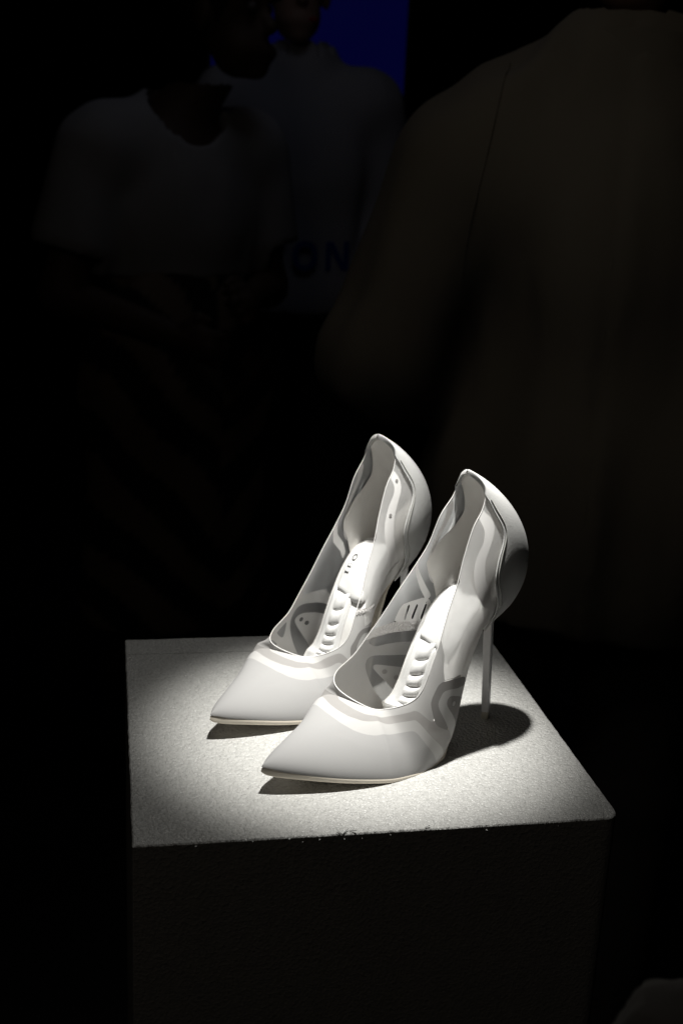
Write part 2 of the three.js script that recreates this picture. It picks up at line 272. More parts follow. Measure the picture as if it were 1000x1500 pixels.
function buildShoe(name, label, m, pose, pat) {
  useRows(pose.rows); const root = thing(name, label, 'shoe'), flip = m < 0;
  const loc = p => [p[0]*S, p[1]*S, p[2]*S*m];
  const off = (u, w, d) => { const p = P(u, w), n = N(u, w); return [p[0]+n[0]*d, p[1]+n[1]*d, p[2]+n[2]*d]; };
  const c = Math.cos(pose.yaw), s = Math.sin(pose.yaw);
  root.rotation.set(-(pose.roll||0), -pose.yaw, -(pose.pitch||0), 'YXZ');
  root.position.set(pose.h[0]*S, TOP + (pose.lift||0)*S, pose.h[1]*S);
  // upper
  const P3 = Object.entries(pat), geos = cutUpper(P3.map(e => e[1].p), (u, w) => loc(P(u, w)), flip);
  P3.forEach(([k, e], i) => { if (e.mat) for (const g of geos[i]) { const q = mesh(e.name, g, M[e.mat], root); if (e.label) q.userData.label = e.label; } });
  for (const g of geos[P3.length]) mesh('clear_window', g, M.clear, root).userData.label = 'see-through frosted film of the far side';
  // bound collar edge, throat to heel on both sides
  const rim = []; for (let i = 0; i <= 60; i++) rim.push(loc(P(2.1+(UT-2.1)*i/60, 1))); for (let i = 59; i >= 0; i--) rim.push(loc(P(2.1+(UT-2.1)*i/60, 1.0000001)));
  mesh('collar_edge', tube(rim, .0011*S, 6, false, 220), M.white, root);
  // leather counter: outside, with a rolled top and a stitched front edge
  const edgeAt = (tab, t) => { for (let i = 0; i < tab.length-1; i++) if (t <= tab[i+1][1]) { const [a, b] = [tab[i], tab[i+1]], f = (t-a[1])/(b[1]-a[1]||1), g = (i2) => tab[Math.max(0, Math.min(tab.length-1, i2))][0]; return cr(g(i-1), a[0], b[0], g(i+2), Math.max(0, Math.min(1, f))); } return tab[tab.length-1][0]; };
  const LE = [[3.5, 0], [3.4, .15], [3.63, .33], [3.8, .445], [3.76, .55], [3.4, .64], [2.84, .715], [2.65, .78], [2.56, .90], [2.3, 1]];
  const counterPt = d => (a, b) => { // a: 0 lateral edge .. 1 medial edge, b: height
    const t = b, side = a < .5 ? 0 : 1, u = edgeAt(LE, t)*Math.abs(a-.5)*2; return loc(off(u, side ? 2-t+1e-7 : t, d)); };
  const counter = mesh('heel_counter', sheet(64, 48, counterPt(.0058), !flip, .1, .1), M.leather, root); counter.userData.label = 'smooth white leather heel counter';
  const rimIn = sheet(64, 5, (a, b) => { const u = 2.3*Math.abs(a-.5)*2, w = a < .5 ? 1 : 1.0000001, o = off(u, w, .0058 - .0116*b), lift = .0055*Math.sin(Math.PI*b); return loc([o[0]+lift*.35, o[1]+lift, o[2]]); }, !flip, .1, .01);
  mesh('counter_binding', rimIn, M.leather, counter);
  for (const side of [0, 1]) {
    const ln = []; for (let i = 0; i <= 40; i++) { const t = i/40, u = edgeAt(LE, t); ln.push(loc(off(u, side ? 2-t+1e-7 : t, .0042))); }
    mesh('counter_seam', tube(ln, .0020*S, 6, false, 120), M.leather, counter);
    const st = []; const cv = new THREE.CatmullRomCurve3(Array.from({ length: 41 }, (_, i) => { const t = .06+i/40*.9, u = edgeAt(LE, t)-.17; return new THREE.Vector3(...loc(off(u, side ? 2-t+1e-7 : t, .0064))); }));
    const N1 = 78; for (let i = 0; i < N1; i++) { const a = cv.getPointAt((i+.12)/N1), b = cv.getPointAt((i+.74)/N1), g = new THREE.CapsuleGeometry(.00042, a.distanceTo(b), 2, 5); g.applyQuaternion(new THREE.Quaternion().setFromUnitVectors(new THREE.Vector3(0, 1, 0), b.clone().sub(a).normalize())); g.translate((a.x+b.x)/2, (a.y+b.y)/2, (a.z+b.z)/2); st.push(g); }
    mesh('stitching', mergeGeometries(st), M.thread, counter).userData.kind = 'stuff';
  }
  // lining of the heel, inside
  const half = [[4.6,-.1],[4.67,.49],[5.0,.66],[5.16,.81],[5.05,.84],[4.37,.77],[3.6,.715],[3.0,.695],[2.32,.715],[2.05,.81],[1.93,.93]];
  const LI = soft([[-.5,-.1], ...half, ...mir(half).reverse(), [-.5,2.1]], 1);
  for (const g of cutUpper([LI], (u, w) => loc(off(u, w, -.0050)), flip, 180, 110)[0]) mesh('heel_lining', g, M.lining, root).userData.label = 'warm grey leather lining of the heel';
  // insole
  const iw = (u, v) => { const b = Math.max(0, Math.min(1, (u-1)/2.5))*Math.max(0, Math.min(1, (12.5-u)/4)), z = insole(u, v); z[2] += -v*.030*b; z[2] *= 1-.36*Math.max(0, Math.min(1, (u-8)/3.5)); return z; };
  const put = (u, v, up) => { const p = iw(u, v), q = insole(u, v, .01), r = insole(u, v, 0); return loc([p[0]+(q[0]-r[0])*up*100, p[1]+(q[1]-r[1])*up*100, p[2]]); };
  mesh('insole', sheet(90, 20, (a, b) => { const u = .12+a*14.4, v = (b*2-1)*.98; return put(u, v, .004*(1-v*v) - .003); }, !flip, .25, .07), M.insole, root);
  // padded strip: a low base and the quilted ribs on it
  const near = -1, va = f => near*(-.86+1.04*f);        // f: 0 on the far side of the strip, 1 on the side turned to the right
  const swell = f => Math.min(1, f/.16)*Math.min(1, (1-f)/.08), sm = x => { x = Math.max(0, Math.min(1, x)); return x*x*(3-2*x); };
  const pad = mesh('padded_strip', sheet(60, 20, (a, b) => { const u = 4.9+a*6.3, e = sm(Math.min(b/.22, (1-b)/.10, a*14, (1-a)*6)); return put(u, va(b), .002+.0095*e); }, !flip === near > 0, .1, .03), M.pad, root);
  const cuts = [5.22, 5.86, 6.40, 6.90, 7.40, 7.92, 8.52, 9.20, 9.95];
  for (let k = 0; k < cuts.length-1; k++) mesh('padded_rib', sheet(14, 18, (a, b) => { const f = .22+.66*b, skew = .30*(b-.3) + .35*(b-.62)*(b-.62), u = cuts[k]+(cuts[k+1]-cuts[k])*a - skew, h = Math.pow(Math.max(0, Math.sin(Math.PI*a)), .55)*sm(b/.55)*sm((1-b)/.10); return put(u, va(f), .0104+.0072*h - .003*(1-sm(b/.2))); }, !flip === near > 0, .01, .03), M.pad, pad);
  // sock flap with its lettering
  const flapPt = (a, b) => { const u = 2.7+a*2.45+.10*Math.sin(b*5), w = .80-.12*Math.pow(Math.max(0, a-.6)/.4, 2)-.3*Math.pow(Math.max(0, .3-a)/.3, 2), v = w*(b*2-1), e = Math.min(1, (1-a)*9, Math.min(b, 1-b)*8); return [u, v, .004+.0085*Math.sqrt(Math.max(0, 1-(1-e)*(1-e))) + .0016*Math.sin(a*9+b*4)*(a > .55 ? 1 : 0)]; };
  const flap = mesh('sock_flap', sheet(40, 22, (a, b) => put(...flapPt(a, b)), !flip, .08, .05), M.pad, root);
  flap.userData.label = 'bright padded sock flap at the heel end of the insole';
  // outsole: a thin board under the feather line
  const bt = (u, v, d) => { const f = (v+1)/2, a = rowAt(LAT, u)[0], b = rowAt(MED, u)[0], p = insole(u, v), q = insole(u, v, .01), sl = 1-.22*Math.max(0, Math.min(1, (9.6-u)/1.2)), nn = [(q[0]-p[0])*100, (q[1]-p[1])*100]; const g = [a[0]+(b[0]-a[0])*f, a[1]+(b[1]-a[1])*f, (a[2]+(-b[2]-a[2])*f)*sl]; return loc([g[0]-nn[0]*d, g[1]-nn[1]*d, g[2]]); };
  const ring = [[-1, 0], [-1.015, .003], [-1.01, .0085], [-.96, .0115], [-.5, .0125], [0, .013], [.5, .0125], [.96, .0115], [1.01, .0085], [1.015, .003], [1, 0], [.5, -.002], [0, -.002], [-.5, -.002], [-1, 0]];
  mesh('outsole', sheet(110, ring.length-1, (a, b) => { const r = ring[Math.round(b*(ring.length-1))], u = a*NR; return bt(u, r[0], r[1]*Math.min(1, .35+u/2, .5+(NR-u))); }, flip, .25, .05), M.sole, root);
  // heel stem: a slim bar of four unequal sides, with its top piece
  const foot = pose.foot || 0, q4 = [[.011, -.0088], [-.0004, .0044], [-.0172, -.0062], [-.0055, -.0160]], dx = .016, sx = pose.stem || 0;
  const bar = (y0, y1, s0, s1, cutTop) => { const pos = [], idx = [], lv = [y0, y1], k = [s0, s1]; for (let l = 0; l < 2; l++) for (let f = 0; f < 4; f++) { const [x, z] = q4[f], g = q4[(f+1)%4], p = q4[(f+3)%4]; for (const [o, h] of [[p, .1], [g, .1]]) { const X = x+(o[0]-x)*h, Z = z+(o[1]-z)*h, y = lv[l]+(l && cutTop ? -.6*(X-.001) : 0); pos.push(X*k[l]+dx*y/.262+sx, y, Z*k[l]); } } const n = 8; for (let f = 0; f < n; f++) { const a = f, b = (f+1)%n; idx.push(a, b, a+n, b, b+n, a+n); } for (let f = 1; f+1 < n; f++) { idx.push(0, f+1, f, n, n+f, n+f+1); } const P2 = []; for (let i = 0; i < pos.length; i += 3) P2.push(...loc(pos.slice(i, i+3))); if (flip) for (let i = 0; i < idx.length; i += 3) [idx[i], idx[i+1]] = [idx[i+1], idx[i]]; return toCreasedNormals(geom(P2, idx), .5); };
  const stem = mesh('heel_stem', bar(foot+.0185, .285, 1, 1.12, true), M.stem, root);
  mesh('heel_tip', bar(foot, foot+.0178, .97, .99, false), M.tip, stem);
  return { root, loc, off, put, flap };
}

// ---- the pattern of the films, side by side (t: 0 sole, 1 collar) -----------------
const SbandA = [[3.0,1.02],[3.04,.97],[2.89,.90],[2.98,.84],[3.31,.80],[3.79,.76],[4.17,.73],[4.37,.62],[4.08,.41],[3.5,.2],[3.3,.06],[3.7,.08],[4.01,.27],[4.7,.47],[4.89,.57],[4.96,.74],[4.74,.83],[4.40,.85],[3.90,.84],[3.55,.89],[3.5,1.02]];
const SbandB = [[3.06,1.02],[3.06,.98],[3.06,.91],[3.27,.85],[3.80,.80],[4.29,.76],[4.53,.62],[4.24,.39],[3.8,.2],[3.6,.06],[4.1,.08],[4.35,.25],[4.74,.46],[5.1,.62],[5.20,.75],[4.97,.865],[4.50,.895],[3.84,.885],[3.56,.92],[3.52,1.02]];
const stripB = [[4.9,1.6],[4.97,1.48],[5.52,1.23],[5.7,.98],[6.1,.98],[5.89,1.24],[5.32,1.48],[5.2,1.6]];
const stripM = [[4.9,1.6],[4.95,1.56],[5.69,1.10],[5.75,.98],[5.98,.98],[5.88,1.09],[5.5,1.4],[5.36,1.49],[5.3,1.58]];
const frontL = [[6.8,-.02],[7.1,.30],[7.42,.49],[8.07,.64],[8.5,.73],[8.35,.80],[8.0,.86],[7.5,1.02]];
const hexA = [[6.6,-.02],[6.75,.20],[7.02,.35],[7.95,.60],[8.81,.785],[9.51,.81],[9.76,.80],[9.86,.75],[9.98,.56],[9.55,.40],[9.27,.30],[9.44,.62],[9.42,.67],[9.33,.695],[8.69,.68],[6.9,.22],[6.75,-.02]];
const hexB = [[6.5,-.02],[6.6,.16],[6.8,.27],[8.54,.73],[9.23,.835],[9.9,.88],[10.15,.875],[10.33,.83],[10.55,.68],[10.1,.45],[9.8,.32],[9.85,.67],[9.80,.745],[9.68,.78],[9.22,.76],[8.54,.68],[6.75,.15],[6.7,-.02]];
const vTop = [[12.17,.845],[12.97,.795],[13.36,.88],[13.48,1.0],[13.42,1.09],[13.22,1.23],[12.55,1.35],[11.9,1.5],[11.5,1.7],[11.3,2.02],[12.5,2.02],[12.7,1.7],[13.2,1.45],[13.8,1.22],[13.97,1.08],[13.96,.93],[13.55,.76],[12.55,.705],[11.76,.73]];
const vA = [[9.0,-.02],[9.15,.15],[9.3,.36],[9.75,.60],[9.93,.64],[10.08,.60],[10.74,.81],[10.95,.845],[11.12,.85],...vTop,[11.2,.725],[11.05,.72],[9.91,.24],[9.75,-.02]];
const vB = [[9.4,-.02],[9.6,.15],[9.8,.34],[10.3,.58],[10.58,.68],[10.95,.87],[11.1,.905],[11.31,.915],[11.7,.905],...vTop,[11.4,.765],[11.2,.75],[11.0,.66],[10.3,.24],[10.1,-.02]];
const hexMA = [[6.4,2.02],[6.5,1.86],[6.76,1.74],[8.78,1.34],[9.15,1.31],[9.38,1.36],[9.48,1.6],[9.28,1.84],[9.2,2.02],[8.2,2.02],[8.40,1.84],[9.0,1.46],[8.98,1.44],[8.85,1.43],[7.0,1.82],[6.9,2.02]];
const hexFB = [[6.6,2.02],[6.8,1.72],[7.46,1.53],[8.36,1.33],[8.94,1.24],[9.4,1.21],[9.72,1.22],[9.85,1.35],[9.91,1.62],[9.9,2.02],[8.8,2.02],[8.98,1.65],[9.34,1.36],[9.27,1.32],[8.64,1.39],[7.73,1.58],[7.0,1.8],[6.9,2.02]];
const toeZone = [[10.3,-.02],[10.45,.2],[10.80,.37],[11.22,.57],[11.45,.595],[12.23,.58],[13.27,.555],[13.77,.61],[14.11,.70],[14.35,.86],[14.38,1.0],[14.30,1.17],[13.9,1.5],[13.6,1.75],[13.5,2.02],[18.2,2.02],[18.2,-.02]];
const triL = [[7.2,.10],[7.75,.34],[8.45,.545],[8.75,.58],[8.94,.56],[8.88,.48],[8.62,.28],[8.4,.0],[7.4,.0]];
const frontM_B = [[6.2,2.02],[6.5,1.7],[6.87,1.53],[7.69,1.35],[8.35,1.22],[8.45,1.17],[8.15,.985]];
const frontM_A = [[5.6,2.02],[5.74,1.66],[7.42,1.29],[8.55,1.07],[9.2,.985]];
const front = (l, m) => [...l.slice(0, 7), [7.9,.985], ...m.slice().reverse(), [18.2,2.02],[18.2,-.02]];
const L = 'dark see-through line between the white bands';
const slot = (a, b, r) => { const o = [], th = Math.atan2((b[1]-a[1])*KW, b[0]-a[0]); for (let i = 0; i <= 16; i++) { const c = i < 8 ? b : a, g = th - Math.PI/2 + (i < 8 ? i/7 : 1+(i-8)/7)*Math.PI; o.push([c[0]+Math.cos(g)*r, c[1]+Math.sin(g)*r/KW]); } return o; };
function pattern(k) {
  const p = {}, A = k === 'A', put = (key, name, mat, poly, label) => { p[key] = { name, mat, p: poly, label }; };
  if (A) { let i = 0; for (const [a, b] of [[[6.37,.63],[6.66,.59]], [[5.88,.52],[6.23,.50]], [[5.33,.40],[5.71,.38]]]) p['slot'+i++] = { p: mir(slot(a, b, .085)) }; }
  put('hex', 'tinted_stripe', 'grey', soft(A ? hexA : hexB, 2), 'grey angular line on the side turned to the right');
  put('hexIn', 'tinted_stripe', 'smoke', soft(A ? hexMA : hexFB, 2), 'grey bent line on the far side, seen from inside');
  put('v', 'tinted_stripe', 'tint', soft(A ? vA : vB, 2), 'grey line following the throat');
  if (A) put('tri', 'tinted_triangle', 'grey', soft(triL, 1));
  if (A) put('d1', 'tinted_stripe', 'smoke', soft([[5.9,1.72],[6.28,1.72],[7.80,1.41],[8.60,1.28],[8.9,1.16],[8.8,1.13],[7.67,1.335],[6.02,1.67]], 1), 'grey line under the stippled band');
  if (A) put('stip', 'stippled_band', 'stipple', [[9.35,.985],[8.95,1.10],[7.69,1.33],[6.03,1.67],[5.7,1.72],[5.6,1.69],[5.74,1.655],[7.40,1.285],[8.52,1.065],[9.05,.985]]);
  if (!A) { put('wedge', 'tinted_triangle', 'smoke', soft([[10.6,1.18],[10.0,1.14],[10.1,1.25],[10.32,1.38],[10.5,1.28]], 1)); put('wedge2', 'tinted_triangle', 'smoke', soft([[11.1,1.27],[10.8,1.30],[10.55,1.46],[10.8,1.42]], 1)); }
  if (!A) put('patStrip', 'patterned_strip', 'stipple', [[9.06,1.012],[8.80,1.012],[8.0,.81],[7.1,.62],[6.5,.42],[6.7,.40],[7.30,.60],[8.22,.80]]);
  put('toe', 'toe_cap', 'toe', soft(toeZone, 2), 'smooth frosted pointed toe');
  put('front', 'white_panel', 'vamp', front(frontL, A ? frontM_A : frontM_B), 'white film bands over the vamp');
  put('sl', 'white_stripe', 'white', soft(A ? SbandA : SbandB, 2), 'wavy white band beside the heel counter');
  put('sm', 'white_stripe', 'white', soft(mir(SbandA), 2), 'wavy white band beside the heel counter');
  put('strip', 'white_strip', 'white', A ? stripM : stripB);
  if (A) put('panel', 'slotted_tab', 'white', soft([[7.40,1.30],[6.85,1.26],[6.58,1.28],[5.1,1.56],[4.9,1.7],[5.3,1.78],[5.76,1.655]], 1), 'white tab with three slots on the inner side');
  put('side', 'frosted_side', 'frost', [[-.5,-.1],[-.5,1.012],[UT-.2,1.012],[UT-.2,-.1]], 'milky film of the side turned to the right');
  return p;
}
const shoeB = buildShoe('high_heeled_shoe', 'farther white stiletto, on the left, partly hidden behind the nearer one', -1, { rows: 'B', h: [.203, -.801], yaw: 2.5105, stem: -.030 }, pattern('B'));
const shoeA = buildShoe('high_heeled_shoe', 'nearer white stiletto, on the right, with its slim heel standing in full view', -1, { rows: 'A', h: [.34768, -.46132], yaw: 153.636*Math.PI/180 }, pattern('A'));

// small marks: studs and holes in the films, the zigzag on the strip, the letters on the sock flap
function disc(sh, name, mat, u, w, r, d) { const c = sh.off(u, w, d), n = N(u, w), a = unit(cross(n, [.3, .8, .5])), b = cross(n, a), pos = [...sh.loc(c)], idx = []; for (let i = 0; i < 14; i++) { const t = i/14*Math.PI*2; pos.push(...sh.loc([0, 1, 2].map(k => c[k]+(a[k]*Math.cos(t)+b[k]*Math.sin(t))*r))); idx.push(0, 1+i, 1+(i+1)%14); } return mesh(name, geom(pos, idx), M[mat], sh.root); }
useRows('B');
for (const [u, t] of [[8.84,.57],[8.57,.47]]) disc(shoeB, 'hole', 'hole', u, 2-t, .0062, -.0012);
useRows('A');
for (const [u, t] of [[8.53,.43],[8.12,.30]]) disc(shoeA, 'hole', 'tint', u, 2-t, .0062, -.0012);
disc(shoeA, 'stud', 'vamp', 8.46, .45, .0055, .0012);
useRows('B');
for (const [u, t] of [[3.3,.93],[4.42,.83]]) disc(shoeB, 'stud', 'tint', u, t, .0042, .001);
useRows('A');
for (const [u, v] of [[1.9,.25],[2.35,.15]]) { const q = shoeA.put(u, v, .006), g = new THREE.SphereGeometry(.0011, 10, 6); g.scale(1, .35, 1); g.translate(...q); mesh('tack', g, M.tint, shoeA.root); }
useRows('B');
{
  const pts = []; for (let i = 0; i <= 16; i++) { const f = i/16, u = 8.93-1.74*f, t = 1-.39*f, k = i%2 ? .055 : -.055; pts.push(shoeB.loc(shoeB.off(u+k, Math.min(.995, t), .0022))); }
  const zig = new THREE.CatmullRomCurve3(pts.map(p => new THREE.Vector3(...p)), false, 'catmullrom', .05);
  mesh('zigzag_line', new THREE.TubeGeometry(zig, 200, .00024, 5), M.vamp, shoeB.root);
}
{
  const font = await new FontLoader().loadAsync('fonts/droid/droid_sans_regular.typeface.json');
  for (const [ch, u0] of [['I', 4.30], ['E', 4.06], ['O', 3.76]]) {
    const g = new TextGeometry(ch, { font, size: 1, depth: .02, curveSegments: 5, bevelEnabled: false }), p = g.attributes.position;
    g.computeBoundingBox(); const bx = g.boundingBox;
    for (let i = 0; i < p.count; i++) { const x = p.getX(i)-(bx.min.x+bx.max.x)/2, y = p.getY(i)-.36, q = shoeB.put(u0 - x*.30, .50 - y*.17, .0137 + p.getZ(i)*.02); p.setXYZ(i, ...q); }
    g.computeVertexNormals(); mesh('letter', g, M.print, shoeB.flap);
  }
}
// ---- people in the dark behind the block ---------------------------------------------
// closed surface of a signed distance field (surface nets)
function skin(f, lo, hi, h) {
  const n = [0, 1, 2].map(k => Math.ceil((hi[k]-lo[k])/h)+1), v = new Float32Array(n[0]*n[1]*n[2]), at = (i, j, k) => i+n[0]*(j+n[1]*k);
  for (let k = 0; k < n[2]; k++) for (let j = 0; j < n[1]; j++) for (let i = 0; i < n[0]; i++) v[at(i, j, k)] = f(lo[0]+i*h, lo[1]+j*h, lo[2]+k*h);
  const id = new Int32Array(v.length).fill(-1), pos = [], idx = [];
  for (let k = 0; k < n[2]-1; k++) for (let j = 0; j < n[1]-1; j++) for (let i = 0; i < n[0]-1; i++) {
    let c = 0, s = [0, 0, 0], neg = 0; const val = [];
    for (let q = 0; q < 8; q++) { val.push(v[at(i+(q&1), j+(q>>1&1), k+(q>>2))]); if (val[q] < 0) neg++; }
    if (neg === 0 || neg === 8) continue;
    for (const [a, b] of [[0,1],[2,3],[4,5],[6,7],[0,2],[1,3],[4,6],[5,7],[0,4],[1,5],[2,6],[3,7]]) if ((val[a] < 0) !== (val[b] < 0)) { const t = val[a]/(val[a]-val[b]); for (let x = 0; x < 3; x++) s[x] += ((a>>x)&1) + t*(((b>>x)&1)-((a>>x)&1)); c++; }
    id[at(i, j, k)] = pos.length/3; pos.push(lo[0]+(i+s[0]/c)*h, lo[1]+(j+s[1]/c)*h, lo[2]+(k+s[2]/c)*h);
  }
  for (let k = 1; k < n[2]-1; k++) for (let j = 1; j < n[1]-1; j++) for (let i = 1; i < n[0]-1; i++) {
    const a = v[at(i, j, k)] < 0;
    const quad = (b, q) => { if (a === b) return; const [w, x, y, z] = q.map(p => id[at(...p)]); if (Math.min(w, x, y, z) < 0) return; a ? idx.push(w, x, y, w, y, z) : idx.push(w, y, x, w, z, y); };
    quad(v[at(i+1, j, k)] < 0, [[i, j-1, k-1], [i, j, k-1], [i, j, k], [i, j-1, k]]);
    quad(v[at(i, j+1, k)] < 0, [[i-1, j, k-1], [i-1, j, k], [i, j, k], [i, j, k-1]]);
    quad(v[at(i, j, k+1)] < 0, [[i-1, j-1, k], [i, j-1, k], [i, j, k], [i-1, j, k]]);
  }
  return geom(pos, idx);
}
const smin = (a, b, k) => { const h = Math.max(k-Math.abs(a-b), 0)/k; return Math.min(a, b)-h*h*k*.25; };
function bone(a, b, ra, rb, sz = 1) { // tapered capsule; sz flattens it front to back
  const d = sub(b, a), dz = d[2]/sz, l2 = d[0]*d[0]+d[1]*d[1]+dz*dz || 1e-9;
  return (x, y, z) => { const px = x-a[0], py = y-a[1], pz = (z-a[2])/sz, t = Math.max(0, Math.min(1, (px*d[0]+py*d[1]+pz*dz)/l2)); return (Math.hypot(px-d[0]*t, py-d[1]*t, pz-dz*t)-(ra+(rb-ra)*t))*Math.min(1, sz); };
}
const egg = (c, r) => (x, y, z) => { const a = (x-c[0])/r[0], b = (y-c[1])/r[1], d = (z-c[2])/r[2], l = Math.hypot(a, b, d); return (l-1)*Math.min(r[0], r[1], r[2])*(l < 1 ? 1 : 1); };
const join = (fs, k) => (x, y, z) => { let d = fs[0](x, y, z); for (let i = 1; i < fs.length; i++) d = smin(d, fs[i](x, y, z), k); return d; };
const mixp = (a, b, t) => a.map((v, i) => v+(b[i]-v)*t);
// the skeleton: x to the person's left, y up, z forward
function pose(o) {
  const j = { hip: [0, .93, 0], chest: [0, 1.24, .0], neck: [0, 1.45, -.01], head: [0, 1.60, .015], ls: [.175, 1.40, -.01], rs: [-.175, 1.40, -.01], le: [.22, 1.12, -.03], re: [-.22, 1.12, -.03], lw: [.22, .88, .04], rw: [-.22, .88, .04], lh: [.09, .90, 0], rh: [-.09, .90, 0], lk: [.10, .49, .02], rk: [-.10, .49, .02], la: [.10, .08, -.01], ra: [-.10, .08, -.01], ...o };
  return j;
}
function torso(j, g) { return [bone(mixp(j.ls, j.rs, .12), mixp(j.rs, j.ls, .12), .072+g, .072+g, 1), egg([j.chest[0], j.chest[1]+.03, j.chest[2]], [.158+g, .20+g, .112+g]), egg([0, 1.08, .0], [.135+g, .17+g, .098+g]), egg([0, .94, -.005], [.163+g, .13+g, .112+g]), bone([0, 1.40, -.01], [0, 1.47, -.008], .075+g, .058+g)]; }
function hand(w, e, fwd, side, curl) { // wrist, elbow; fwd: way the palm faces
  const d = unit(sub(w, e)), s = unit(cross(fwd, d)), P0 = (a, b, c) => [0, 1, 2].map(k => w[k]+d[k]*a+s[k]*b*side+fwd[k]*c), out = [bone(P0(.0, 0, 0), P0(.075, 0, .004), .021, .030, 1), bone(P0(.05, -.02, 0), P0(.078, -.024, 0), .018, .013), bone(P0(.05, .02, 0), P0(.078, .024, 0), .018, .013)];
  const L = [.070, .078, .072, .056];
  for (let i = 0; i < 4; i++) { const b = .030-.020*i, a = .086-.004*Math.abs(i-1), p = P0(a, b, 0), q = P0(a+L[i]*.42, b*1.05, L[i]*.25*curl), r = P0(a+L[i]*(.80-.3*curl), b*1.05, L[i]*(.25*curl+.42*curl)); out.push(bone(p, q, .0098, .0088), bone(q, r, .0088, .0072)); }
  out.push(bone(P0(.022, .026, .004), P0(.052, .046, .020), .014, .0105), bone(P0(.052, .046, .020), P0(.082, .044, .032), .0105, .0085)); return out;
}
function makePerson(label, skinCol, place, turn, j, head) {
  const g = thing('person', label, 'person'); g.position.set(...place); g.rotation.y = turn;
  const mat = new THREE.MeshPhysicalMaterial({ color: skinCol, roughness: .6 });
  const H = j.head, hx = head.turn, R2 = (p) => { const c = Math.cos(hx), s = Math.sin(hx); return [H[0]+p[0]*c+p[2]*s, H[1]+p[1], H[2]-p[0]*s+p[2]*c]; };
  const headF = join([egg(R2([0, .035, -.012]), [.076, .098, .094]), egg(R2([0, -.055, .03]), [.056, .062, .062]), bone(R2([0, .01, .082]), R2([0, -.022, .100]), .009, .0125), egg(R2([0, -.062, .083]), [.024, .008, .012]), egg(R2([0, -.076, .081]), [.021, .008, .011]), egg(R2([0, -.100, .070]), [.022, .018, .020]), egg(R2([.078, -.005, -.01]), [.010, .030, .018]), egg(R2([-.078, -.005, -.01]), [.010, .030, .018]), egg(R2([0, .035, .072]), [.055, .012, .016])], .02);
  const eyes = [egg(R2([.032, .012, .078]), [.016, .011, .014]), egg(R2([-.032, .012, .078]), [.016, .011, .014])];
  const body = join([...torso(j, -.006), bone([0, 1.44, -.012], [H[0], H[1]-.06, H[2]-.01], .056, .054), bone(j.ls, j.le, .054, .041), bone(j.le, j.lw, .040, .026), bone(j.rs, j.re, .054, .041), bone(j.re, j.rw, .040, .026), bone(j.lh, j.lk, .082, .055), bone(j.lk, j.la, .054, .036), bone(j.rh, j.rk, .082, .055), bone(j.rk, j.ra, .054, .036)], .03);
  const b = mesh('body', mergeGeometries([
    skin(body, [-.42, .0, -.26], [.42, 1.54, .42], .014),
    skin((x, y, z) => Math.max(headF(x, y, z), -eyes[0](x, y, z)-.004, -eyes[1](x, y, z)-.004), [H[0]-.14, H[1]-.20, H[2]-.15], [H[0]+.14, H[1]+.16, H[2]+.16], .005),
    skin(join([bone(mixp(j.lw, j.le, .1), j.lw, .027, .024), ...hand(j.lw, j.le, head.palmL || [-1, 0, 0], head.sideL || 1, head.curl ?? .5)], .008), j.lw.map(v => v-.2), j.lw.map(v => v+.2), .0055),
    skin(join([bone(mixp(j.rw, j.re, .1), j.rw, .027, .024), ...hand(j.rw, j.re, head.palmR || [1, 0, 0], head.sideR || -1, head.curl ?? .5)], .008), j.rw.map(v => v-.2), j.rw.map(v => v+.2), .0055)]), mat, g);
  for (const s of [-1, 1]) { const e = new THREE.SphereGeometry(.0115, 12, 8); e.translate(...R2([.032*s, .012, .073])); mesh('eye', e, new THREE.MeshStandardMaterial({ color: rgb(.10, .09, .085), roughness: .6 }), g); }
  const hair = (x, y, z) => { const p = egg(R2([0, .045, -.018]), [.086, .102, .102])(x, y, z), front = (() => { const c = Math.cos(-hx), s = Math.sin(-hx), dx = x-H[0], dz = z-H[2]; return -dx*Math.sin(hx)*-1 + dz*Math.cos(hx); })(); return Math.max(p, Math.min(front-.045, 9), -(y-(H[1]-.055+Math.max(0, front)*1.6))); };
  mesh('hair', skin(hair, [H[0]-.13, H[1]-.12, H[2]-.14], [H[0]+.13, H[1]+.17, H[2]+.14], .006), new THREE.MeshStandardMaterial({ color: rgb(.02, .016, .013), roughness: .6 }), g);
  return g;
}
const folds = (x, y, z, a, s) => a*(noise(x*9+s, y*3.2+s, z*9)-.5) + a*.5*(noise(x*22, y*9+s, z*22)-.5);
function garment(g, name, f, lo, hi, mat, h = .011) { return mesh(name, skin(f, lo, hi, h), mat, g); }
const cloth = (r, gg, b, o = {}) => new THREE.MeshPhysicalMaterial({ color: rgb(r, gg, b), roughness: .9, side: THREE.DoubleSide, ...o });
function trousers(g, j, mat, flare = .0) {
  const f = join([egg([0, .95, -.005], [.178, .13, .126]), bone(j.lh, j.lk, .096, .070), bone(j.lk, [j.la[0], .05, j.la[2]], .070, .062+flare), bone(j.rh, j.rk, .096, .070), bone(j.rk, [j.ra[0], .05, j.ra[2]], .070, .062+flare)], .025);
  return garment(g, 'trousers', (x, y, z) => Math.max(f(x, y, z)+folds(x, y, z, .012, 3), y-1.04, .04-y), [-.36, .02, -.26], [.36, 1.06, .3], mat, .013);
}
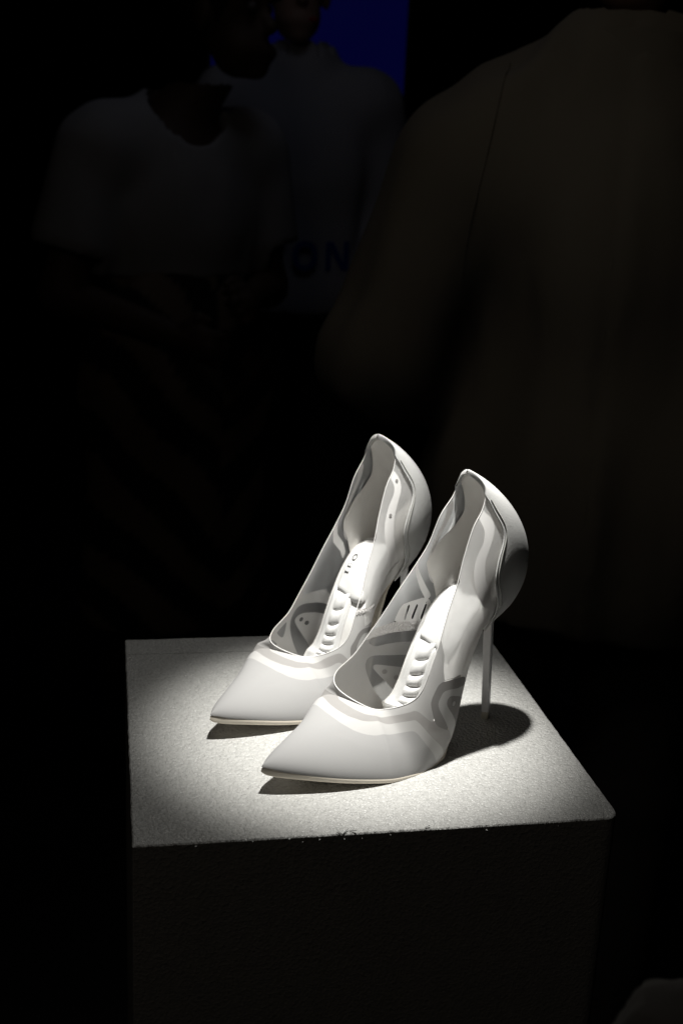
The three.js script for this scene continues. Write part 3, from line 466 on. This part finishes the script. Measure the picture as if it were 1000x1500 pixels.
function shoesOf(g, j, mat) { for (const s of ['la', 'ra']) { const a = j[s], f = join([bone([a[0], .045, a[2]-.03], [a[0], .03, a[2]+.15], .042, .034, 1), bone([a[0], .09, a[2]-.01], [a[0], .04, a[2]], .044, .044)], .02); mesh('shoe', skin((x, y, z) => Math.max(f(x, y, z), -y+.002), [a[0]-.09, -.01, a[2]-.12], [a[0]+.09, .16, a[2]+.24], .008), mat, g); } }
const black = cloth(.02, .02, .022), darkShoe = cloth(.03, .025, .02);

// left: white T-shirt, striped wrap below it, hands held in front
{
  const j = pose({ re: [-.245, 1.115, -.03], rw: [-.20, .90, .10], le: [.215, 1.12, .01], lw: [.04, 1.13, .235], head: [.075, 1.665, .06] });
  j.re = [-.25, 1.12, -.02]; j.rw = [-.10, 1.06, .20];
  const g = makePerson('person in a white T-shirt standing at the left, hands held before the waist', rgb(.10, .065, .045), [-.035, -.0, -1.86], .42, j, { turn: .55, palmL: [0, -.3, -1], palmR: [0, .3, -1], curl: .8 });
  const shirt = join([...torso(j, .022), bone(j.ls, mixp(j.ls, j.le, .62), .078, .080), bone(j.rs, mixp(j.rs, j.re, .62), .078, .084)], .03);
  const cutArm = (s, e, k) => { const d = unit(sub(e, s)), p = mixp(s, e, k); return (x, y, z) => (x-p[0])*d[0]+(y-p[1])*d[1]+(z-p[2])*d[2]; }, cl = cutArm(j.ls, j.le, .68), cr2 = cutArm(j.rs, j.re, .70);
  g.scale.setScalar(.955);
  garment(g, 't_shirt', (x, y, z) => { const d = shirt(x, y, z)+folds(x, y, z, .016, 1); return Math.max(d, 1.155-y, x > .19 ? cl(x, y, z) : -9, x < -.19 ? cr2(x, y, z) : -9, .082-Math.hypot(x, (y-1.475)*.9, z-.03)); }, [-.42, 1.0, -.26], [.42, 1.52, .26], cloth(.40, .40, .415), .009);
  const wrap = join([egg([0, 1.06, 0], [.175, .20, .130]), egg([0, .93, 0], [.20, .2, .145]), bone([0, .9, 0], [0, .45, .01], .19, .21, .8)], .05);
  const wg = skin((x, y, z) => Math.max(wrap(x, y, z)+folds(x, y, z, .03, 6), y-1.175, .40-y), [-.32, .38, -.3], [.32, 1.2, .3], .012), p = wg.attributes.position, col = [];
  for (let i = 0; i < p.count; i++) { const x = p.getX(i), y = p.getY(i), z = p.getZ(i), w = Math.sin((x*1.0+y*.9)*46*(x > .03 ? 1 : .9) + (x > .03 ? -x*70 : 0) + 3*noise(x*6, y*5, z*6)), k = w > 0 ? 1 : 0; col.push(.014+.20*k, .012+.150*k, .011+.105*k); }
  wg.setAttribute('color', new THREE.Float32BufferAttribute(col, 3)); mesh('striped_wrap', wg, cloth(1, 1, 1, { vertexColors: true }), g);
  trousers(g, j, black); shoesOf(g, j, darkShoe);
}
// middle: pale high-collared top with blue lettering
{
  const j = pose({ le: [.23, 1.13, -.02], re: [-.23, 1.13, -.02], lw: [.20, .89, .10], rw: [-.20, .89, .10], head: [-.02, 1.66, .03] });
  const g = makePerson('person in a pale high-collared top with blue letters, farthest back between the others', rgb(.34, .22, .17), [.315, 0, -2.62], -.10, j, { turn: .12 });
  const top = join([...torso(j, .032), bone(j.ls, j.le, .088, .072), bone(j.le, j.lw, .068, .050), bone(j.rs, j.re, .088, .072), bone(j.re, j.rw, .068, .050), bone([0, 1.42, -.01], [0, 1.535, .005], .092, .080)], .03);
  g.scale.setScalar(1.03);
  garment(g, 'high_collar_top', (x, y, z) => { const d = top(x, y, z)+folds(x, y, z, .018, 11); return Math.max(d, .90-y, y-1.545-.15*z, (x*x+z*z < .0049 && y > 1.44) ? .07-Math.hypot(x, z-.005) : -9); }, [-.42, .86, -.28], [.42, 1.6, .3], cloth(.50, .50, .54), .010);
  const lip = new THREE.SphereGeometry(.02, 12, 8); lip.scale(1.1, .32, .5); lip.translate(.012, j.head[1]-.066, j.head[2]+.088); mesh('lips', lip, cloth(.35, .03, .03), g);
  const font = await new FontLoader().loadAsync('fonts/droid/droid_sans_bold.typeface.json'), blue = cloth(.008, .07, .42);
  for (const [word, size, x0, y0] of [['TON', .070, -.082, 1.015], ['F', .05, -.055, 1.115]]) {
    let x = x0; for (const ch of word) { const t = new TextGeometry(ch, { font, size, depth: .004, curveSegments: 5, bevelEnabled: false }); t.computeBoundingBox(); const w = t.boundingBox.max.x+.012;
      const p = t.attributes.position; for (let i = 0; i < p.count; i++) { const X = p.getX(i)+x, Y = p.getY(i)+y0; let zz = .25; while (zz > -.1 && top(X, Y, zz) > .006) zz -= .002; p.setXYZ(i, X, Y, zz+p.getZ(i)); } t.computeVertexNormals(); mesh('letter', t, blue, g); x += w; }
  }
  trousers(g, j, black); shoesOf(g, j, darkShoe);
}
// right: dark brown jacket seen from behind
{
  const j = pose({ le: [.285, 1.115, -.05], re: [-.30, 1.10, -.04], lw: [.20, 1.05, .19], rw: [-.20, 1.03, .17], ls: [.195, 1.335, -.01], rs: [-.195, 1.335, -.01], head: [0, 1.66, .04] });
  const g = makePerson('person seen from behind in a dark brown jacket, at the right', rgb(.30, .19, .14), [.468, 0, -.86], Math.PI-.36, j, { turn: .1, palmL: [-.3, 0, -1], palmR: [.3, 0, -1] });
  g.scale.setScalar(1.0);
  const jm = cloth(.098, .089, .072), F = join([...torso(j, .038), bone([.03, 1.462, -.015], [.175, 1.352, -.012], .078, .096), bone([-.03, 1.462, -.015], [-.175, 1.352, -.012], .078, .096), egg([0, .90, -.01], [.215, .28, .155]), bone(j.ls, j.le, .092, .080), bone(j.le, j.lw, .078, .056), bone(j.rs, j.re, .092, .080), bone(j.re, j.rw, .078, .056)], .032);
  const drape = (x, y, z) => folds(x, y*.6, z, .044, 21) + .013*Math.sin(x*28+y*3)*Math.max(0, Math.min(1, (1.36-y)*4))*Math.max(0, Math.min(1, (y-.95)*4)) - .004*Math.exp(-Math.pow((x-.004)/.006, 2))*-1;
  garment(g, 'jacket', (x, y, z) => { const d = F(x, y, z)+drape(x, y, z); return Math.max(d, .775-y+.015*Math.sin(x*9), .082-Math.hypot(x, (y-1.50)*.9, z-.035)); }, [-.50, .74, -.30], [.50, 1.54, .36], jm, .0095);
  const col = []; for (let i = 0; i <= 40; i++) { const a = -.25+i/40*(Math.PI+.5), r = .098; col.push([Math.cos(a)*r, 1.452+.020*Math.sin(a), -.012-Math.sin(a)*r*.86]); }
  const cg = sheet(40, 6, (a, b) => { const q = col[Math.round(a*40)], h = b; return [q[0]*(1+.04*(1-h)), q[1]+.006+.046*h, q[2]*(1+.05*(1-h))]; }, false); mesh('jacket_collar', cg, jm, g);
  const seam = []; for (let i = 0; i <= 24; i++) { const y = .93+i/24*.49; let z = -.32; while (z < 0 && F(.004, y, z)+drape(.004, y, z) > 0) z += .002; seam.push([.004, y, z-.0005]); } mesh('back_seam', tube(seam, .0016, 5), jm, g);
  for (const sd2 of [-1, 1]) {   // armhole seams
    const loop = []; for (let i = 0; i <= 44; i++) { const t = i/44*Math.PI*2, at = r => [sd2*(.168-.02*Math.sin(t)), 1.335+Math.sin(t)*r, -.01+Math.cos(t)*r]; let r = .02; while (r < .17) { const q = at(r); if (F(...q)+drape(...q) > 0) break; r += .002; } loop.push(at(Math.min(r, .15))); }
    mesh('armhole_seam', tube(loop, .0013, 5), jm, g);
  }
  trousers(g, j, cloth(.030, .028, .028)); shoesOf(g, j, darkShoe);
}
// glowing blue screen far behind, and the light it gives
{
  const root = thing('video_screen', 'dim glowing blue screen standing far behind the people', 'screen');
  const W = .64, H = 2.3, X = .485, Y = .75+H/2, Z = -3.62, fr = new THREE.MeshStandardMaterial({ color: rgb(.01, .01, .01), roughness: .6 });
  const pane = new THREE.PlaneGeometry(W, H); pane.translate(0, 0, .012); mesh('screen_panel', pane, new THREE.MeshStandardMaterial({ color: 0x000000, emissive: rgb(.0004, .0005, .0155), emissiveIntensity: 1, roughness: .5 }), root);
  const back = new THREE.BoxGeometry(W+.02, H+.02, .02); mesh('screen_case', back, fr, root);
  for (const s of [-1, 1]) { const l = new THREE.BoxGeometry(.06, .74, .05); l.translate(s*W*.36, -H/2-.38, 0); mesh('leg', l, fr, root); }
  root.position.set(X, Y, Z); root.rotation.y = -.06;
}
// something rumpled close to the lens, far out of focus
{
  const root = thing('cloth_bundle', 'blurred rumpled grey shape close to the lens at the lower right corner', 'cloth');
  const f = (x, y, z) => Math.hypot(x*.9, y*1.15, z)-.052+.022*(noise(x*42, y*42, z*42+4)-.5)+.010*(noise(x*95, y*95, z*95)-.5);
  mesh('cloth', skin(f, [-.085, -.075, -.085], [.085, .075, .085], .004), cloth(.085, .078, .070), root); root.position.set(.064, 1.052, .335);
}
renderer.render(scene, camera);
